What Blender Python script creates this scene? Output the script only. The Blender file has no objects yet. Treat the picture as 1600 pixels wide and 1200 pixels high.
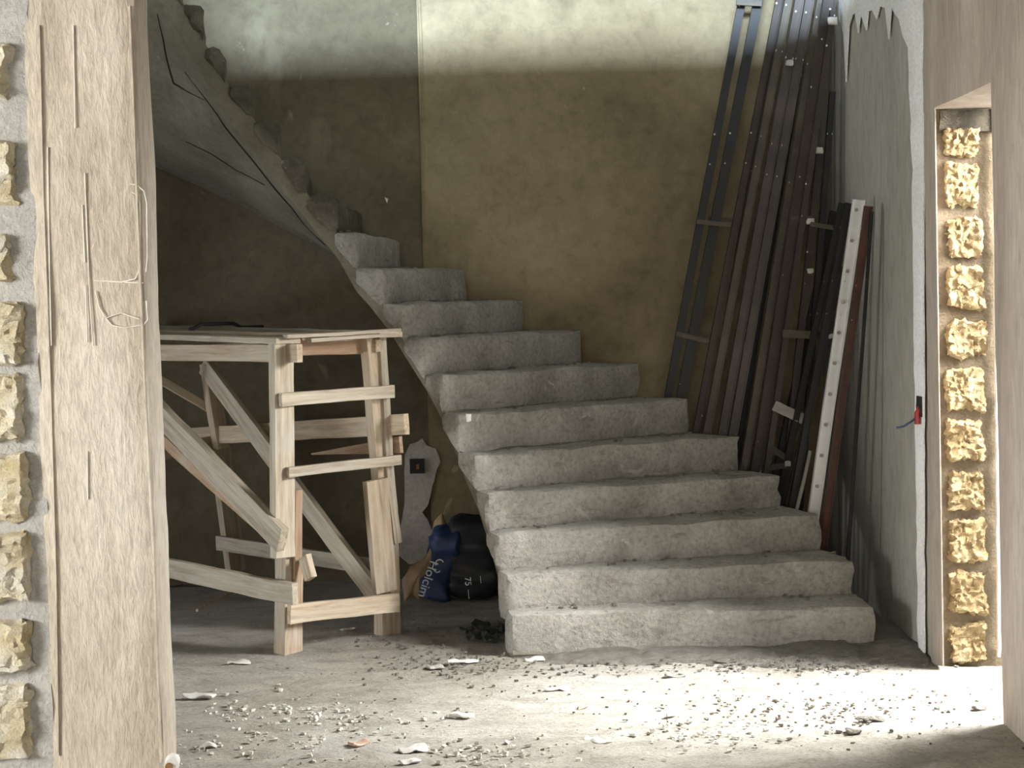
import bpy, bmesh, math, random
from mathutils import Vector, Matrix, noise
from mathutils.geometry import tessellate_polygon
random.seed(7)
S = bpy.context.scene
COL = S.collection

# ------------------------------------------------------------------ camera
F, CAMH = 2480.86, 1.522
PITCH, ROLL = math.radians(3.01), math.radians(1.443)
cam_d = bpy.data.cameras.new('camera'); cam = bpy.data.objects.new('camera', cam_d); COL.objects.link(cam)
cam_d.sensor_width = 36; cam_d.lens = 36 * F / 1600; cam_d.clip_start = .05
Mc = Matrix.Rotation(math.pi/2 - PITCH, 4, 'X') @ Matrix.Rotation(-ROLL, 4, 'Z')
cam.matrix_world = Matrix.Translation((0, 0, CAMH)) @ Mc
S.camera = cam

# ------------------------------------------------------------------ world, lights, exposure
S.view_settings.view_transform = 'Standard'; S.view_settings.look = 'None'
S.view_settings.exposure = 0.42; S.view_settings.gamma = 1; S.view_settings.use_curve_mapping = False
w = bpy.data.worlds.new('sky'); S.world = w; w.use_nodes = True
wb = w.node_tree.nodes['Background']; wb.inputs[0].default_value = (.86, .92, 1, 1); wb.inputs[1].default_value = 1.2

def area(name, loc, target, sx, sy, power, col=(1, 1, 1), spread=180):
    d = bpy.data.lights.new(name, 'AREA'); d.shape = 'RECTANGLE'; d.size = sx; d.size_y = sy
    d.energy = power; d.color = col; d.spread = math.radians(spread)
    o = bpy.data.objects.new(name, d); COL.objects.link(o); o.location = loc
    o.rotation_euler = (Vector(target) - Vector(loc)).to_track_quat('-Z', 'Y').to_euler()
    return o
# daylight through the house openings, plus an added fill at the left
area('daylight_front_opening', (-1.3, -3.85, 1.75), (-1.0, 8, 1.2), 4.6, 2.3, 125, (1, .90, .75))
area('daylight_side_door', (3.6, 6.0, 2.75), (-.6, 5.8, .0), 2.0, 2.0, 1050, (1, .985, .96))
area('daylight_left_opening', (-5.8, 5.9, .8), (1.7, 6.9, .5), 1.6, 1.0, 16, (.95, .98, 1), 75)
area('fill_left_window', (-5.9, 1.3, 1.9), (-1.6, 4.4, 1.4), 1.8, 1.6, 115, (1, .97, .92), 100)  # unseen window added to brighten the left pillar and stones
area('daylight_upper_window', (-.5, -3.9, 4.05), (.0, 8.7, 3.3), 5.0, 1.05, 4200, (.63, .81, 1))

# ------------------------------------------------------------------ pixel <-> world
def ray(px, py):
    a, b = px - 800, py - 600
    cr, sr = math.cos(ROLL), math.sin(ROLL)
    u = a*cr - b*sr; v = a*sr + b*cr
    c, s = math.cos(PITCH), math.sin(PITCH)
    X, V = u/F, -v/F
    return Vector((X, c + V*s, -s + V*c))
EYE = Vector((0, 0, CAMH))
def at(px, py, Y):
    d = ray(px, py); return EYE + d*(Y/d.y)
def ground(px, py, z=0):
    d = ray(px, py); return EYE + d*((z - CAMH)/d.z)
def on_plane(px, py, p0, n):
    d = ray(px, py); return EYE + d*((p0 - EYE).dot(n)/d.dot(n))
def onx(px, py, X):
    d = ray(px, py); return EYE + d*(X/d.x)
def proj(P):
    q = P - EYE; c, s = math.cos(PITCH), math.sin(PITCH)
    Z = q.y*c - q.z*s; V = q.z*c + q.y*s
    u, v = F*q.x/Z, -F*V/Z; cr, sr = math.cos(ROLL), math.sin(ROLL)
    return Vector((800 + u*cr + v*sr, 600 - u*sr + v*cr))

# ------------------------------------------------------------------ materials
def newmat(name):
    m = bpy.data.materials.new(name); m.use_nodes = True
    nt = m.node_tree; b = nt.nodes['Principled BSDF']; return m, nt, b
def N(nt, t, **kw):
    n = nt.nodes.new(t)
    for k, v in kw.items(): setattr(n, k, v)
    return n
def coords(nt, scale=(1, 1, 1), kind='Object', rot=(0, 0, 0)):
    tc = N(nt, 'ShaderNodeTexCoord'); mp = N(nt, 'ShaderNodeMapping')
    mp.inputs['Scale'].default_value = scale; mp.inputs['Rotation'].default_value = rot
    nt.links.new(tc.outputs[kind], mp.inputs[0]); return mp.outputs[0]
def noise_n(nt, vec, scale, detail=6, rough=.6, dist=0):
    n = N(nt, 'ShaderNodeTexNoise'); n.inputs['Scale'].default_value = scale; n.inputs['Detail'].default_value = detail
    n.inputs['Roughness'].default_value = rough; n.inputs['Distortion'].default_value = dist
    nt.links.new(vec, n.inputs['Vector']); return n.outputs[0]
def ramp(nt, fac, stops):
    r = N(nt, 'ShaderNodeValToRGB'); e = r.color_ramp.elements
    while len(e) < len(stops): e.new(.5)
    for i, (p, c) in enumerate(stops):
        e[i].position = p; e[i].color = (*c, 1) if len(c) == 3 else c
    nt.links.new(fac, r.inputs[0]); return r.outputs[0]
def mix(nt, fac, a, b, mode='MIX'):
    m = N(nt, 'ShaderNodeMix', data_type='RGBA', blend_type=mode)
    for i, v in ((0, fac), (6, a), (7, b)):
        if hasattr(v, 'is_linked'): nt.links.new(v, m.inputs[i])
        else: m.inputs[i].default_value = v if i == 0 else (*v, 1)
    return m.outputs[2]
def bump(nt, b, h, strength, dist=.02, prev=None):
    n = N(nt, 'ShaderNodeBump'); n.inputs['Strength'].default_value = strength; n.inputs['Distance'].default_value = dist
    nt.links.new(h, n.inputs['Height'])
    if prev is not None: nt.links.new(prev, n.inputs['Normal'])
    nt.links.new(n.outputs[0], b.inputs['Normal']); return n.outputs[0]

def plaster(name, c1, c2, c3, scale=1.2, stretch=(1, 1, 1), bstr=.5, fc=(.72, 1.22), rough=.95, spots=None, streak=None):
    m, nt, b = newmat(name); v = coords(nt, stretch)
    big = noise_n(nt, v, scale, 5, .55, .6); fine = noise_n(nt, v, scale*14, 8, .7, .3)
    c = ramp(nt, big, [(.3, c1), (.5, c2), (.72, c3)])
    f = ramp(nt, fine, [(.3, (fc[0],)*3), (.5, (1, 1, 1)), (.75, (fc[1],)*3)])
    c = mix(nt, .8, c, f, 'MULTIPLY')
    if spots:
        s = noise_n(nt, v, spots[0], 4, .6, 1.0); k = ramp(nt, s, [(spots[1], (0, 0, 0)), (spots[1]+.05, (1, 1, 1))])
        c = mix(nt, k, c, spots[2])
    if streak:
        v2 = coords(nt, streak[0]); s = noise_n(nt, v2, streak[1], 5, .6, .2)
        k = ramp(nt, s, [(streak[2], (0, 0, 0)), (streak[2]+.12, (1, 1, 1))]); c = mix(nt, k, c, streak[3])
    nt.links.new(c, b.inputs['Base Color']); b.inputs['Roughness'].default_value = rough
    b.inputs['Specular IOR Level'].default_value = .2
    p = bump(nt, b, big, bstr*.6, .05); bump(nt, b, fine, bstr, .012, p)
    return m
M = {}
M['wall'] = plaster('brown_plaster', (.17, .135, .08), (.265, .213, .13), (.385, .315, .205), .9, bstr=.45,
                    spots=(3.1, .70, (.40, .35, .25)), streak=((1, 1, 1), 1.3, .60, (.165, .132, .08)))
M['wallL'] = plaster('dimmed_brown_plaster', (.115, .095, .06), (.155, .13, .085), (.215, .185, .13), 1.0, bstr=.4, spots=(3.3, .66, (.26, .225, .16)), streak=((1, 1, .4), 2.2, .62, (.24, .205, .145)))  # brown plaster copy, darkened for the dimmer light left of the corner
M['wallR'] = plaster('grey_plaster', (.30, .285, .24), (.36, .345, .30), (.44, .43, .39), 1.6, (1, 1, .35), .35)
M['pier'] = plaster('buff_plaster', (.46, .40, .325), (.56, .50, .415), (.67, .62, .54), 4.0, (1, 1, .3), .7, fc=(.65, 1.25),
                    streak=((7, 7, .55), 1.6, .68, (.66, .645, .60)))
M['near'] = plaster('taupe_plaster', (.27, .225, .185), (.34, .29, .245), (.42, .37, .32), 3.0, (1, 1, .2), .5,
                    streak=((6, 6, .5), 1.6, .68, (.50, .46, .41)))
M['mortar'] = plaster('cement_mortar', (.44, .43, .41), (.53, .52, .49), (.62, .61, .58), 6, bstr=.9)
M['mortar_brown'] = plaster('brown_mortar', (.12, .09, .055), (.165, .128, .083), (.23, .185, .125), 6, bstr=.9)
M['stone'] = plaster('shell_limestone', (.34, .235, .115), (.54, .40, .21), (.74, .60, .37), 16, bstr=1.2)
M['stone_pale'] = plaster('pale_shell_limestone', (.66, .55, .34), (.84, .77, .58), (.93, .91, .85), 11, bstr=.9)
M['concrete'] = plaster('concrete', (.33, .315, .275), (.44, .425, .38), (.56, .545, .50), 3.4, bstr=1.2, fc=(.55, 1.35),
                        spots=(7, .64, (.56, .545, .50)), streak=((3, 3, 12), 2.0, .60, (.27, .25, .205)))
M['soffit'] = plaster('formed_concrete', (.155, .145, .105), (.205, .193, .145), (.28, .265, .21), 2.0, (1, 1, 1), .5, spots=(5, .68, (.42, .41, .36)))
M['concrete_dark'] = plaster('dark_stair_concrete', (.11, .10, .072), (.17, .155, .115), (.27, .25, .20), 6, bstr=1.2, spots=(12, .66, (.40, .38, .33)))  # darker concrete tone for the upper steps
M['gypsum'] = plaster('white_gypsum', (.74, .735, .71), (.80, .80, .78), (.86, .86, .85), 5, bstr=.5)
M['patch'] = plaster('grey_gypsum_patch', (.42, .385, .33), (.48, .445, .39), (.55, .515, .46), 4, bstr=.5)
M['shade_dark'] = plaster('jamb_shade_tone', (.07, .06, .045), (.12, .10, .075), (.20, .17, .12), 14, bstr=1.5)  # dark tone for the shade at the jamb head
M['ceiling'] = plaster('slab_concrete', (.19, .175, .14), (.23, .21, .17), (.27, .25, .21), 2, bstr=.4)

def floor_mat():
    m, nt, b = newmat('dusty_screed'); v = coords(nt, (1, 1.4, 1))
    big = noise_n(nt, v, .9, 6, .6, .5); med = noise_n(nt, v, 6, 8, .7, .8); fine = noise_n(nt, v, 60, 6, .75)
    c = ramp(nt, big, [(.3, (.35, .325, .275)), (.5, (.45, .425, .37)), (.7, (.56, .54, .495))])
    c = mix(nt, .75, c, ramp(nt, med, [(.3, (.66, .64, .60)), (.5, (1, 1, 1)), (.72, (1.2, 1.2, 1.2))]), 'MULTIPLY')
    c = mix(nt, .7, c, ramp(nt, fine, [(.34, (.62, .58, .5)), (.5, (1, 1, 1)), (.7, (1.22, 1.22, 1.22))]), 'MULTIPLY')
    nt.links.new(c, b.inputs['Base Color']); b.inputs['Roughness'].default_value = .97
    b.inputs['Specular IOR Level'].default_value = .15
    p = bump(nt, b, med, .8, .04); bump(nt, b, fine, .9, .012, p); return m
M['floor'] = floor_mat()
M['dirt'] = plaster('loose_rubble_dirt', (.34, .315, .26), (.43, .405, .35), (.55, .53, .48), 18, bstr=1.5)

def wood(name, c1, c2, c3):
    m, nt, b = newmat(name)
    oi = N(nt, 'ShaderNodeObjectInfo'); tc = N(nt, 'ShaderNodeTexCoord'); ad = N(nt, 'ShaderNodeVectorMath', operation='ADD')
    sc = N(nt, 'ShaderNodeVectorMath', operation='SCALE'); cx = N(nt, 'ShaderNodeCombineXYZ')
    for i in range(3): nt.links.new(oi.outputs['Random'], cx.inputs[i])
    sc.inputs['Scale'].default_value = 37; nt.links.new(cx.outputs[0], sc.inputs[0])
    nt.links.new(tc.outputs['Object'], ad.inputs[0]); nt.links.new(sc.outputs[0], ad.inputs[1])
    mp = N(nt, 'ShaderNodeMapping'); mp.inputs['Scale'].default_value = (1, 14, 14); nt.links.new(ad.outputs[0], mp.inputs[0])
    g = noise_n(nt, mp.outputs[0], 3.0, 7, .65, .5); st = noise_n(nt, ad.outputs[0], 5, 4, .6, .5)
    c = ramp(nt, g, [(.3, c1), (.5, c2), (.7, c3)])
    c = mix(nt, ramp(nt, st, [(.5, (0, 0, 0)), (.75, (.7, .7, .7))]), c, (.52, .49, .43))
    hv = N(nt, 'ShaderNodeHueSaturation'); mr = N(nt, 'ShaderNodeMapRange'); mr.inputs[3].default_value = .78; mr.inputs[4].default_value = 1.15
    nt.links.new(oi.outputs['Random'], mr.inputs[0]); nt.links.new(mr.outputs[0], hv.inputs['Value']); nt.links.new(c, hv.inputs['Color'])
    nt.links.new(hv.outputs[0], b.inputs['Base Color']); b.inputs['Roughness'].default_value = .85
    b.inputs['Specular IOR Level'].default_value = .25
    bump(nt, b, g, .5, .006); return m
M['wood'] = wood('rough_sawn_wood', (.33, .245, .17), (.50, .405, .295), (.64, .555, .44))
M['wood_grey'] = wood('weathered_wood', (.32, .27, .20), (.50, .435, .34), (.66, .60, .50))
M['wood_red'] = wood('reddish_wood', (.30, .19, .12), (.42, .29, .19), (.52, .40, .29))

def steel(name, c1, c2, spk=.72, rough=.5, spot=(.6, .56, .5)):
    m, nt, b = newmat(name); v = coords(nt, (.6, 1, 1))
    n1 = noise_n(nt, v, 5, 6, .65); c = ramp(nt, n1, [(.35, c1), (.65, c2)])
    vo = N(nt, 'ShaderNodeTexVoronoi'); vo.inputs['Scale'].default_value = 16; nt.links.new(coords(nt), vo.inputs['Vector'])
    k = ramp(nt, vo.outputs['Distance'], [(.07, (1, 1, 1)), (.10, (0, 0, 0))])
    c = mix(nt, k, c, spot)
    nt.links.new(c, b.inputs['Base Color']); b.inputs['Roughness'].default_value = rough
    b.inputs['Metallic'].default_value = .15; bump(nt, b, n1, .2, .004); return m
M['black'] = steel('black_painted_steel', (.006, .006, .007), (.017, .016, .015))
M['brown'] = steel('brown_painted_steel', (.018, .011, .008), (.05, .033, .024))
M['grey'] = steel('greyish_brown_steel', (.04, .032, .028), (.10, .08, .068))
M['red'] = steel('red_brown_steel', (.035, .015, .009), (.10, .04, .022))
M['olive'] = steel('dusty_brown_steel', (.045, .036, .024), (.11, .09, .062))
M['whitesteel'] = steel('white_painted_steel', (.74, .75, .74), (.88, .88, .87), rough=.4, spot=(.62, .62, .6))
M['palegrey'] = steel('pale_grey_steel', (.26, .25, .22), (.36, .35, .31))

def flat(name, c, rough=.7, em=None):
    m, nt, b = newmat(name); v = coords(nt); n = noise_n(nt, v, 14, 5, .6)
    cc = ramp(nt, n, [(.3, tuple(x*.75 for x in c)), (.7, tuple(min(1, x*1.2) for x in c))])
    nt.links.new(cc, b.inputs['Base Color']); b.inputs['Roughness'].default_value = rough; bump(nt, b, n, .3, .01); return m
M['dark'] = flat('dark_void', (.012, .011, .010)); M['blue'] = flat('blue_woven_plastic', (.018, .035, .10), .6)
M['blackbag'] = flat('black_plastic', (.010, .012, .016), .6); M['paper'] = flat('brown_paper', (.36, .25, .14), .8)
M['white'] = flat('white_plastic', (.82, .82, .80), .5); M['ink'] = flat('white_print', (.72, .74, .76), .6)
M['rust'] = flat('rust_paper', (.26, .13, .05), .8); M['redw'] = flat('red_cable_sheath', (.35, .03, .03), .4)
M['bluew'] = flat('blue_cable_sheath', (.05, .09, .16), .4); M['scrap'] = flat('pale_scrap', (.58, .56, .52), .8)
M['chipmat'] = flat('pale_chips', (.48, .455, .40), .9); M['terra'] = flat('terracotta', (.48, .33, .25), .8); M['rope'] = flat('black_strap', (.02, .02, .02), .6)
M['scratch'] = flat('pale_scratch', (.70, .67, .60), .9); M['ply'] = flat('dark_debris', (.05, .055, .05), .6)

# ------------------------------------------------------------------ object helpers
def link(name, verts, faces, mat, parent=None, mw=None, smooth=None, kind=None, label=None):
    me = bpy.data.meshes.new(name); me.from_pydata([tuple(v) for v in verts], [], faces); me.update()
    bm = bmesh.new(); bm.from_mesh(me); bmesh.ops.recalc_face_normals(bm, faces=bm.faces); bm.to_mesh(me); bm.free()
    me.materials.append(M[mat] if isinstance(mat, str) else mat)
    if smooth:
        me.polygons.foreach_set('use_smooth', [True]*len(me.polygons)); me.set_sharp_from_angle(angle=math.radians(smooth))
    o = bpy.data.objects.new(name, me); COL.objects.link(o); place(o, mw or Matrix(), parent)
    if kind: o['kind'] = kind
    if label: o['label'] = label
    return o
def place(o, mw, parent=None):
    if parent is not None:
        o.parent = parent; o.matrix_local = parent.matrix_world.inverted() @ mw
    else: o.matrix_world = mw
def empty(name, loc, label, cat, group=None):
    o = bpy.data.objects.new(name, None); COL.objects.link(o); o.matrix_world = Matrix.Translation(loc); o.empty_display_size = .1
    return tag(o, label, cat, group)
def tag(o, label, cat, group=None):
    o['label'] = label; o['category'] = cat
    if group: o['group'] = group
    return o
def hexa(C8, n=(2, 2, 2), amp=0, freq=6, seed=0, cham=0, amp2=0, pit=0):
    """lattice over a hexahedron; C8 order: x fastest, then y, then z"""
    nx, ny, nz = n; V = {}; vs = []; fs = []
    C8 = [Vector(c) for c in C8]
    def P(i, j, k):
        a, b, c = i/nx, j/ny, k/nz
        q = Vector()
        for t in range(8):
            wx = a if t & 1 else 1-a; wy = b if t & 2 else 1-b; wz = c if t & 4 else 1-c
            q += C8[t]*(wx*wy*wz)
        return q
    cen = sum(C8, Vector())/8
    def idx(i, j, k):
        if (i, j, k) in V: return V[i, j, k]
        p = P(i, j, k); e = (i in (0, nx)) + (j in (0, ny)) + (k in (0, nz))
        if cham and e >= 2:
            tgt = P(min(max(i, 1), nx-1) if nx > 1 else i, min(max(j, 1), ny-1) if ny > 1 else j, min(max(k, 1), nz-1) if nz > 1 else k)
            d = tgt - p
            if d.length > 1e-6: p = p + d.normalized()*cham*(1 + .8*noise.noise(p*9 + Vector((seed, 0, 0))))*(1.3 if e == 3 else 1)
        if amp: p = p + noise.noise_vector(p*freq + Vector((seed*3.1, seed, 0)))*amp
        if amp2: p = p + noise.noise_vector(p*freq*5 + Vector((seed*3.1, seed, 7)))*amp2
        if pit: p = p + noise.noise_vector(p*130 + Vector((seed, 5, 2)))*pit*.6 + (cen - p).normalized()*pit*abs(noise.noise(p*45 + Vector((seed, 2, 9))))*2
        V[i, j, k] = len(vs); vs.append(p); return V[i, j, k]
    for i in range(nx):
        for j in range(ny):
            for k in (0, nz): fs.append([idx(i, j, k), idx(i+1, j, k), idx(i+1, j+1, k), idx(i, j+1, k)])
    for i in range(nx):
        for k in range(nz):
            for j in (0, ny): fs.append([idx(i, j, k), idx(i+1, j, k), idx(i+1, j, k+1), idx(i, j, k+1)])
    for j in range(ny):
        for k in range(nz):
            for i in (0, nx): fs.append([idx(i, j, k), idx(i, j+1, k), idx(i, j+1, k+1), idx(i, j, k+1)])
    return vs, fs
def box8(x0, x1, y0, y1, z0, z1):
    return [(x, y, z) for z in (z0, z1) for y in (y0, y1) for x in (x0, x1)]
def slabbox(name, b, mat, parent=None, n=(1, 1, 1), **kw):
    lab = kw.pop('label', None); knd = kw.pop('kind', None)
    v, f = hexa(box8(*b), n, **kw)
    return link(name, v, f, mat, parent, smooth=35 if max(n) > 1 else None, kind=knd, label=lab)
def frame(p1, p2, nrm):
    x = (p2 - p1).normalized(); z = (nrm - x*nrm.dot(x)).normalized(); y = z.cross(x)
    m = Matrix((x, y, z)).transposed().to_4x4(); m.translation = (p1 + p2)/2; return m
def plank(name, p1, p2, wd, th, nrm, mat, parent, seed=0, taper=1.0, label=None, rag=.0, n=None, bend=0, cham=.003):
    L = (p2 - p1).length; m = frame(p1, p2, nrm); h = L/2
    c = []
    for z in (-th/2, th/2):
        for y in (-wd/2, wd/2):
            for x in (-h, h):
                yy = y*(taper if x < 0 else 1); c.append((x + random.uniform(-rag, rag), yy, z))
    n = n or (max(4, min(18, int(L/.08))), 3, 2)
    v, f = hexa(c, n, amp=.0035, freq=4, seed=seed, cham=cham)
    if bend: v = [Vector((q.x, q.y, q.z + bend*(1 - (q.x/h)**2))) for q in v]
    return link(name, v, f, mat, parent, m, smooth=40, label=label)
def tube(name, pts, r, mat, parent=None, sides=7, label=None, kind=None, closed_ends=True, rfun=None):
    vs, fs = [], []; pts = [Vector(p) for p in pts]; n = len(pts)
    for i, p in enumerate(pts):
        t = (pts[min(i+1, n-1)] - pts[max(i-1, 0)]).normalized()
        a = t.orthogonal().normalized() if i == 0 else (a - t*a.dot(t)).normalized()
        b = t.cross(a); rr = r*(rfun(i/(n-1)) if rfun else 1)
        for k in range(sides):
            g = 2*math.pi*k/sides; vs.append(p + (a*math.cos(g) + b*math.sin(g))*rr)
    for i in range(n-1):
        for k in range(sides):
            k2 = (k+1) % sides; fs.append([i*sides+k, i*sides+k2, (i+1)*sides+k2, (i+1)*sides+k])
    fs.append(list(range(sides))); fs.append([(n-1)*sides+k for k in range(sides)])
    return link(name, vs, fs, mat, parent, smooth=50, label=label, kind=kind)
def poly_plate(name, pts, nrm, th, mat, parent=None, label=None, sub=3, jit=.006, seed=0):
    """irregular thin plate: outline points, subdivided and roughened, extruded along nrm"""
    out = []; k = len(pts)
    for i in range(k):
        a, b = pts[i], pts[(i+1) % k]
        for s in range(sub):
            p = a.lerp(b, s/sub); v = noise.noise_vector(p*23 + Vector((seed, 0, 0)))*jit; v -= nrm*v.dot(nrm); out.append(p + v)
    n = len(out); ax = nrm.orthogonal().normalized(); ay = nrm.cross(ax)
    tri = tessellate_polygon([[Vector((p.dot(ax), p.dot(ay), 0)) for p in out]])
    vs = out + [p + nrm*th for p in out]
    fs = [tuple(t) for t in tri] + [tuple(q+n for q in reversed(t)) for t in tri] + [(i, (i+1) % n, (i+1) % n + n, i+n) for i in range(n)]
    o = link(name, vs, fs, mat, parent)
    if label: o['label'] = label
    return o

# ------------------------------------------------------------------ room shell
YB_L, YB_R, XR, YP = 8.70, 8.685, 1.70, 4.50
XC = at(657, 250, YB_R).x
def grid_floor():
    vs, fs = [], []; nx, ny = 150, 170; x0, x1, y0, y1 = -6.2, 4.4, -4.2, 9.0
    ys = [y0 + (4.4 - y0)*i/24 for i in range(24)] + [4.4 + (y1 - 4.4)*i/(ny-24) for i in range(ny-23)]
    xs = [x0 + (-2.2 - x0)*i/16 for i in range(16)] + [-2.2 + 4.4*i/120 for i in range(120)] + [2.2 + 2.2*i/14 for i in range(15)]
    for y in ys:
        for x in xs:
            p = Vector((x, y, 0)); z = .010*noise.noise(p*2.2) + .006*noise.noise(p*9) + .0035*noise.noise(p*28)
            vs.append((x, y, z))
    W = len(xs)
    for j in range(len(ys)-1):
        for i in range(W-1): fs.append([j*W+i, j*W+i+1, (j+1)*W+i+1, (j+1)*W+i])
    o = link('floor', vs, fs, 'floor', smooth=60); o['kind'] = 'structure'; return o
floor = grid_floor()
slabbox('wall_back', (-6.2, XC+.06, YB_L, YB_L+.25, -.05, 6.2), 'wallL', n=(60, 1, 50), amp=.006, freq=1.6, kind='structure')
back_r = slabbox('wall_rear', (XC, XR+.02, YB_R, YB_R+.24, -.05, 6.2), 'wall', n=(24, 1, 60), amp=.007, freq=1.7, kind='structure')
def wseg(name, x0, x1, y0, y1, z0, z1, mat, **kw):
    return slabbox(name, (x0, x1, y0, y1, z0, z1), mat, kind='structure', **kw)
Y_D0, Y_D1, Z_D = 5.49, 6.36, 2.235                                  # side doorway in the right wall
wall_r = wseg('wall_right', XR, XR+.30, Y_D1, 9.0, -.05, 6.2, 'wallR', n=(1, 24, 50), amp=.004, freq=2)
# jamb face of that wall is masonry: the block stones are parts of it
v, f = hexa([(x, y + (.075 if (y > 0 and z > 0) else 0), z) for x, y, z in box8(XR-.012, XR+.23, -4.2, Y_D0-.008, -.05, Z_D+.03)], (1, 40, 12), amp=.005, freq=2)
link('wall_right_near', v, f, 'near', smooth=35, kind='structure')
wseg('wall_right_lintel', XR-.012, XR+.23, -4.2, Y_D1+.10, Z_D, 6.2, 'near', n=(1, 40, 14), amp=.005, freq=2)
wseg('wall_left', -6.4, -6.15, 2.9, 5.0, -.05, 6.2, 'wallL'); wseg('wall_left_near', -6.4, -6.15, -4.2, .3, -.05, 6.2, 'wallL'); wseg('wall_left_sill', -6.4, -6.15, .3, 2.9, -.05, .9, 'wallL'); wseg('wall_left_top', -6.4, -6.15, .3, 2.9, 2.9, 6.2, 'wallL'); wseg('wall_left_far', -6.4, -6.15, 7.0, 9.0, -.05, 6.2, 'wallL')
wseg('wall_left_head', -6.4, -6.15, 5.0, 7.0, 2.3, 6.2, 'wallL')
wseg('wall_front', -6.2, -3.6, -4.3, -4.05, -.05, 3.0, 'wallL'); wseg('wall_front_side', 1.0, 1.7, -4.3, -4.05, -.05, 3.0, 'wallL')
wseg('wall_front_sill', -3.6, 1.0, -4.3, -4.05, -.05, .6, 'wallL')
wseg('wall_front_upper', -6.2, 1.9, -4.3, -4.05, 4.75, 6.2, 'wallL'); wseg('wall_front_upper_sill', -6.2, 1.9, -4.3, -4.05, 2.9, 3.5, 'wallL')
wseg('ceiling', -6.2, XR, -4.2, 6.25, 2.9, 3.1, 'ceiling')
wseg('ceiling_side', -6.2, -3.3, 6.25, YB_L, 2.9, 3.1, 'ceiling')
wseg('ceiling_upper', -6.4, 1.95, -4.3, 9.0, 6.2, 6.4, 'ceiling')
wseg('ground_outside', 1.9, 8.0, 2.0, 10.0, -.12, -.02, 'dirt')

# white gypsum band and brushed skim on the right wall
nX = Vector((-1, 0, 0))
band_pts = []
ys = list(range(-20, 1021, 26))
L = [(1417 + 3*noise.noise(Vector((y*.02, 0, 3))) * 1 + (5 if y < 180 else 8 + (y-180)*.014) + 2.5*noise.noise(Vector((y*.11, 5, 3))), y) for y in ys]
Rr = [(1444 + .002*y + 2.0*noise.noise(Vector((y*.07, 9, 3))), y) for y in ys]
poly_plate('gypsum_band', [onx(x, y, XR-.010) for x, y in L] + [onx(x, y, XR-.010) for x, y in reversed(Rr)], nX, .006, 'gypsum', wall_r,
           'white gypsum band running down near the corner', sub=1, jit=0)
sk = [(1318, -20)]
x = 1316; random.seed(5)
skim = [(1312, 30), (1319, 52), (1323, 128), (1328, 40), (1333, 24), (1337, 20), (1342, 52), (1346, 22), (1355, 48), (1358, 18), (1364, 16),
        (1371, 30), (1376, 10), (1384, 12), (1390, 62), (1394, 12), (1400, 22), (1406, 30), (1412, 56), (1420, 74), (1424, 90)]
poly_plate('gypsum_skim', [onx(a, b, XR-.010) for a, b in [(1312, -25)] + skim + [(1428, -25)]], nX, .005, 'gypsum', wall_r,
           'brushed white skim with ragged drips', sub=1, jit=0)
st_ = [(1462.5 + .0148*(y-165), y) for y in range(170, 1041, 30)]
poly_plate('plaster_strip', [onx(a-18+1.5*noise.noise(Vector((b*.05, 4, 1))), b, XR-.007) for a, b in st_] + [onx(a-.3, b, XR-.007) for a, b in reversed(st_)], nX, .005, 'near', wall_r, 'taupe plaster strip at the corner of the jamb', sub=1, jit=0)
# cable box slot in the band
cb = at(1437, 640, 6.5); cb = onx(1437, 634, XR-.018)
slabbox('cable_slot', (XR-.024, XR-.006, cb.y-.035, cb.y+.035, cb.z-.045, cb.z+.04), 'dark', wall_r, n=(1, 4, 4), amp=.004, freq=30, label='dark open box for cables')
tube('red_cable', [(XR-.01, cb.y, cb.z), (XR-.03, cb.y-.01, cb.z-.03), (XR-.03, cb.y-.01, cb.z-.075)], .013, 'redw', wall_r, label='red cable end')
tube('blue_cable', [(XR-.02, cb.y, cb.z-.035), (XR-.05, cb.y-.01, cb.z-.06), (XR-.09, cb.y-.02, cb.z-.082), (XR-.12, cb.y-.02, cb.z-.088)], .005, 'bluew', wall_r, label='blue cable tail')

# exposed stones in the doorway jamb (facing the room)
YJ = Y_D1
mort = slabbox('jamb_mortar', (XR+.003, XR+.262, YJ-.012, YJ+.01, 0, Z_D), 'mortar_brown', wall_r, n=(8, 1, 50), amp=.008, freq=9, amp2=.003, label='brown mortar bed of the unplastered jamb')
jy = [221, 290, 372, 450, 529, 609, 688, 766, 846, 927, 1004]; jh = [44, 70, 64, 68, 62, 70, 66, 64, 70, 66, 62]; jx = [1503, 1504, 1508, 1508, 1512, 1508, 1509, 1511, 1514, 1514, 1514]
jw = [58, 52, 54, 60, 62, 62, 62, 56, 62, 58, 60]
for i, (py, ph, pxx, pw) in enumerate(zip(jy, jh, jx, jw)):
    c = at(pxx, py, YJ-.03); k = YJ/F; hw, hh = pw*k/2, ph*k/2
    v, f = hexa(box8(c.x-hw, c.x+hw, YJ-.035, YJ+.02, c.z-hh, c.z+hh), (18, 3, 20), amp=.016, freq=11, seed=i*3+1, cham=.012, amp2=.011, pit=.008)
    link('stone', v, f, 'stone', wall_r, smooth=25)
# dark strip painted as lintel shade, white strip as the lit right edge
slabbox('jamb_head_shade', (XR+.02, XR+.24, YJ-.03, YJ+.005, Z_D-.09, Z_D-.004), 'shade_dark', wall_r, n=(8, 2, 4), amp=.012, freq=12, label='dark strip painted as shade at the head of the jamb')
rim = [(1550 + .0095*(y-180) + 2*noise.noise(Vector((y*.05, 2, 1))), y) for y in range(165, 1045, 20)]
poly_plate('jamb_lit_edge', [at(a, b, YJ-.022) for a, b in rim] + [at(a+4, b, YJ-.022) for a, b in reversed(rim)], Vector((0, -1, 0)), .02, 'gypsum', wall_r, 'white strip painted as the lit jamb edge', sub=1, jit=0)
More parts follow.
